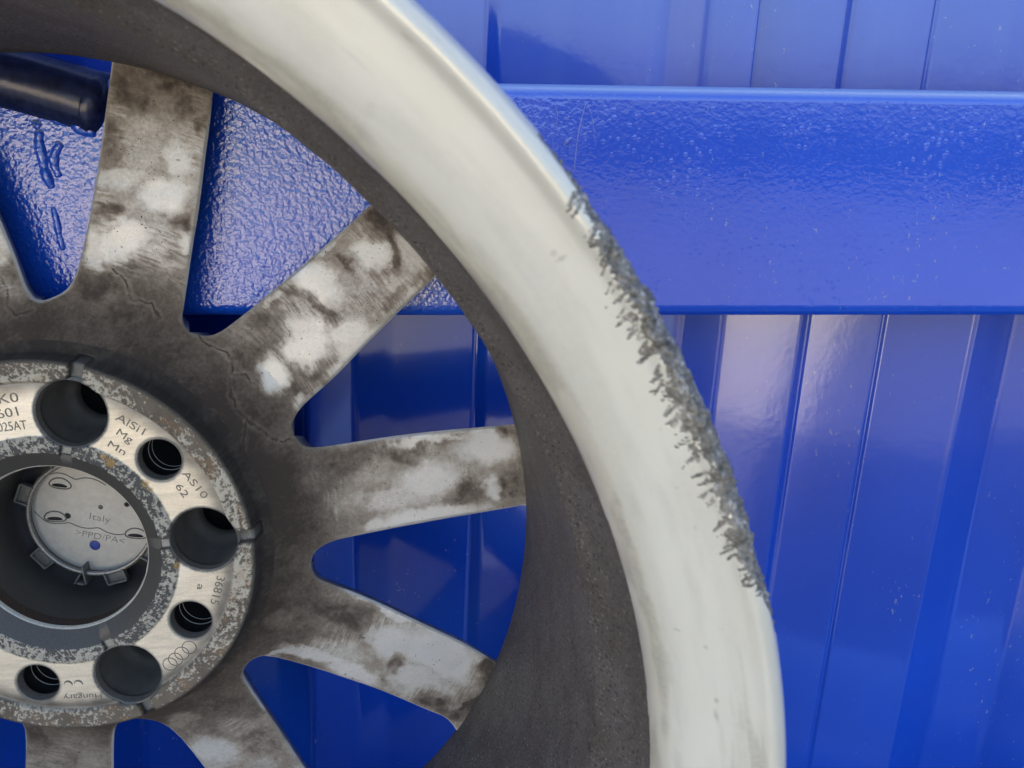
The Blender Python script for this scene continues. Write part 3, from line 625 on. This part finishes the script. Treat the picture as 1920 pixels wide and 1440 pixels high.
V = np.concatenate([np.stack([(33.75+0*jw)*np.cos(c256), 33.75*np.sin(c256), -5.35+0*c256], 1), np.stack([(33.62-jw)*np.cos(c256), (33.62-jw)*np.sin(c256), -5.55-jw*.7], 1), np.stack([(33.0)*np.cos(c256), 33.0*np.sin(c256), -6.9+0*c256], 1)])
mesh_obj('worn_bore_edge', V, flip(grid_faces(3, 256, True)), M['worn'], wheel)
v, f = lathe([(33.0, -6.9), (32.95, -12)], c256); mesh_obj('bore_band', v, flip(f), M['rust'], wheel)
v, f = lathe(chaikin([(32.95, -12), (32.7, -24), (32.3, -36), (31, -41), (28, -43), (24.2, -43)], 2), c256); mesh_obj('centre_bore', v, flip(f), M['bore'], wheel)

# --- centre cap at the bottom of the bore
ZC = -38.0
cap = bpy.data.objects.new('centre_cap', None); C.objects.link(cap); cap.parent = wheel
dot = np.array((-2.1, -13.6)); nn = 120
rc = np.r_[2.2, np.linspace(2.6, 26, 60)]
# cap disc as rings morphing from the little hole to the outer circle
tt = np.linspace(0, 2*np.pi, nn, endpoint=False); s_ = (rc-2.2)/(26-2.2)
V = np.stack([dot[0]*(1-s_)[:, None]+rc[:, None]*np.cos(tt), dot[1]*(1-s_)[:, None]+rc[:, None]*np.sin(tt), ZC+0*rc[:, None]+0*tt], -1)
rr_ = np.hypot(V[..., 0], V[..., 1]); V[..., 2] += -.25*sstep(15, 26, rr_)
V0 = V[0].copy(); V0[:, 2] -= 6
V = np.concatenate([V0[None], V]).reshape(-1, 3)
V0 = None
mesh_obj('cap_disc', V, grid_faces(len(rc)+1, nn, True), M['cap'], cap)
v, f = lathe([(2.05, .05), (1.9, .12), (.01, .12)], tt); mesh_obj('blue_mark', v+np.array([dot[0], dot[1], ZC]), f, M['dot'], cap)
v, f = lathe([(26, ZC-.3), (26.4, ZC+1.6), (25.6, ZC+1.6), (25.2, ZC-.2)], c256); mesh_obj('cap_wall', v, flip(f), M['capdark'], cap)
v, f = tube(np.stack([25*np.cos(c256), 25*np.sin(c256), np.full(256, -35.0)], 1), .95, 12, True); mesh_obj('spring_ring', v, flip(f), M['wire'], cap)
for (cx, cy, tw) in ((-25.4, 12.9, 0), (-24.3, -17.3, 0), (-7.8, -25.1, 1), (5.9, -27.6, 0), (22, -17, 0), (27, 6, 1), (14, 24, 0), (-8, 27, 0)):
    a = math.atan2(cy, cx); e = np.array([math.cos(a), math.sin(a), 0]); t_ = np.array([-e[1], e[0], 0])
    q = e*27.2+np.array([0, 0, -36.0]); P = []
    if tw:
        P.append(boxv(q-e*2+t_*1.4+np.array([0, 0, 1.0]), (8, .8, 6.0), a+.35)); P.append(boxv(q+e*1+t_*-1.6+np.array([0, 0, .4]), (5, .8, 4.6), a-.35)); P.append(boxv(q+e*2.9+np.array([0, 0, .2]), (.9, 3.2, 4.6), a))
    else:
        P.append(boxv(q+np.array([0, 0, .2]), (5.4, 8.4, 1.2), a)); P.append(boxv(q+e*2.7+np.array([0, 0, 1.1]), (.9, 8.4, 3.0), a))
        P.append(boxv(q+t_*4.0+np.array([0, 0, 1.0]), (5.2, .8, 2.8), a)); P.append(boxv(q-t_*4.0+np.array([0, 0, 1.0]), (5.2, .8, 2.8), a))
    v, f = join(P); o = mesh_obj('clip', v, f, M['capdark'], cap, smooth=False); bevel(o, .00025)
    if not tw:
        v, f = boxv(q+e*2.45+np.array([0, 0, 2.2]), (.8, 7.4, .35), a); mesh_obj('clip_edge', v, f, M['wire'], o, smooth=False) if False else None
def on_cap(x, y): return ZC-.25*float(sstep(15, 26, np.hypot(x, y)))
for W_ in ([(-14.9, 19.1), (-12.0, 19.6), (-8.9, 18.9), (-6.0, 16.9), (-4.6, 16.0), (-2.0, 16.6), (1.2, 16.4), (4.2, 14.9), (7.0, 12.7)],
           [(-23.9, 3.5), (-22.0, .7), (-19.7, -1.8), (-16.1, -2.7), (-12.9, -2.7), (-10.4, -2.5), (-8.2, -4.2), (-4.8, -5.6), (-1.5, -5.9), (.8, -5.6), (3.1, -7.6), (6.1, -9.2), (9.0, -9.6), (11.1, -9.3)]):
    p = chaikin(np.array([(x, y, on_cap(x, y)+.05) for x, y in W_]), 2); v, f = tube(p, .22, 6); mesh_obj('moulded_ridge', v, flip(f), M['capink'], cap)
for (kx, ky, ka) in ((-11.2, 14.9, -12), (-15.9, .6, -6), (15.6, -9.5, -10)):
    t2 = np.linspace(0, 2*np.pi, 48, endpoint=False)
    ox, oy = 4.4*np.cos(t2), 2.3*np.sin(t2)+.035*(4.4*np.cos(t2))**2*-1
    def place(px, py, k=ka, x0=kx, y0=ky): return x0+px*math.cos(k*DEG)-py*math.sin(k*DEG), y0+px*math.sin(k*DEG)+py*math.cos(k*DEG)
    X_, Y_ = place(ox, oy); v, f = tube(np.stack([X_, Y_, np.array([on_cap(a, b)+.05 for a, b in zip(X_, Y_)])], 1), .3, 8, True); o = mesh_obj('moulded_pocket', v, flip(f), M['capink'], cap)
    X_, Y_ = place(ox*.72-.2, oy*.34-.95); n_ = len(X_); V = np.concatenate([np.stack([X_, Y_, np.array([on_cap(a, b)+.03 for a, b in zip(X_, Y_)])], 1), np.stack([X_, Y_, np.full(n_, ZC-.8)], 1)])
    F = [tuple(range(n_))]+[(i, n_+i, n_+(i+1) % n_, (i+1) % n_) for i in range(n_)]
    mesh_obj('pocket_slot', V, F, M['floor'], o)
for (hx_, hy_, hr_) in ((-10.8, .5, 1.2), (14.0, 3.7, 1.0), (3.2, 3.3, .8)):
    P = np.stack([hr_*np.cos(t2)+hx_, hr_*np.sin(t2)+hy_, np.full(48, ZC+.06)], 1)
    v, f = tube(P, .2, 6, True); o = mesh_obj('vent_pin', v, flip(f), M['capink'], cap)
    V = np.concatenate([P*[1, 1, 1], P-[0, 0, .8]]); F = [tuple(range(48))]; mesh_obj('pin_hole', V, F+[(i, 48+i, 48+(i+1) % 48, (i+1) % 48) for i in range(48)], M['floor'] if hr_ > .9 else M['capink'], o)

# --- stamped lettering
def text(body, x0, y0, x1, y1, h, z, mat, parent, name='stamped_lettering', thin=-.003, lift=.12, desc=False):
    cu = bpy.data.curves.new('tmp', 'FONT'); cu.body = body; cu.size = 1; cu.offset = thin; cu.extrude = .02; cu.resolution_u = 3
    t = bpy.data.objects.new('tmp', cu); C.objects.link(t); dg = bpy.context.evaluated_depsgraph_get(); dg.update()
    me = bpy.data.meshes.new_from_object(t.evaluated_get(dg)); bpy.data.objects.remove(t); bpy.data.curves.remove(cu)
    co = np.empty(len(me.vertices)*3, np.float32); me.vertices.foreach_get('co', co); co = co.reshape(-1, 3)
    L = math.hypot(x1-x0, y1-y0); a = math.atan2(y1-y0, x1-x0)
    sx = L/(co[:, 0].max()-co[:, 0].min()); sy = h/.70
    px_ = (co[:, 0]-co[:, 0].min())*sx; py_ = co[:, 1]*sy; pz = z+lift*co[:, 2]/.02
    out = np.stack([x0+px_*math.cos(a)-py_*math.sin(a), y0+px_*math.sin(a)+py_*math.cos(a), pz], 1)*MM
    me.vertices.foreach_set('co', out.astype(np.float32).ravel()); me.update(); me.name = name
    me.materials.clear(); me.materials.append(mat)
    o = bpy.data.objects.new(name, me); C.objects.link(o); o.parent = parent; return o
for a in (('8K0', -11.2, 58.9, -.6, 59.4, 3.57), ("601", -9.1, 53.6, -1.7, 54.3, 3.42), ('025AT', -9.9, 48.7, .3, 49.1, 3.41), ('AlSi1', 31.5, 50.6, 40.3, 43.9, 2.95),
          ('Mg', 30.9, 45.0, 35.4, 41.0, 2.78), ('Mn', 27.1, 40.7, 32.4, 36.7, 2.59), ('AS10', 51.9, 28.2, 58.3, 17.6, 2.75), ('62', 48.8, 23.4, 51.2, 18.6, 2.7),
          ('36815', 59.0, -13.6, 54.8, -25.0, 3.2), ('a', 51.4, -16.4, 50.6, -18.8, 2.6), ('Hungary', 7.4, -60.3, -7.3, -59.8, 2.4)):
    text(*a, -1.5, M['ink'], pad)
c64 = np.linspace(0, 2*np.pi, 64, endpoint=False)
for (x, y) in ((44.1, -43.2), (40.9, -45.5), (38.1, -47.9), (35.7, -49.8)):
    v, f = tube(np.stack([x+2.7*np.cos(c64), y+2.7*np.sin(c64), np.full(64, -1.45)], 1), .16, 6, True); mesh_obj('stamped_ring', v, flip(f), M['ink'], pad)
for (x, y, r_c) in ((-4.5, -55.4, 1.5), (-.6, -55.6, 1.6)):
    q = np.linspace(-20, 170, 30)*DEG; v, f = tube(np.stack([x+r_c*np.cos(q), y+r_c*np.sin(q), np.full(30, -1.5)], 1), np.sin(np.linspace(.1, 3.04, 30))*.42, 6); mesh_obj('stamped_crescent', v, flip(f), M['capdark'], pad)
text('Italy', -2.2, -1.6, 5.7, -4.1, 2.99, ZC, M['capink'], cap, 'moulded_lettering', -.018)
text('>PPD/PA<', -9.2, -8.3, 9.9, -13.9, 2.79, ZC, M['capink'], cap, 'moulded_lettering', -.018)
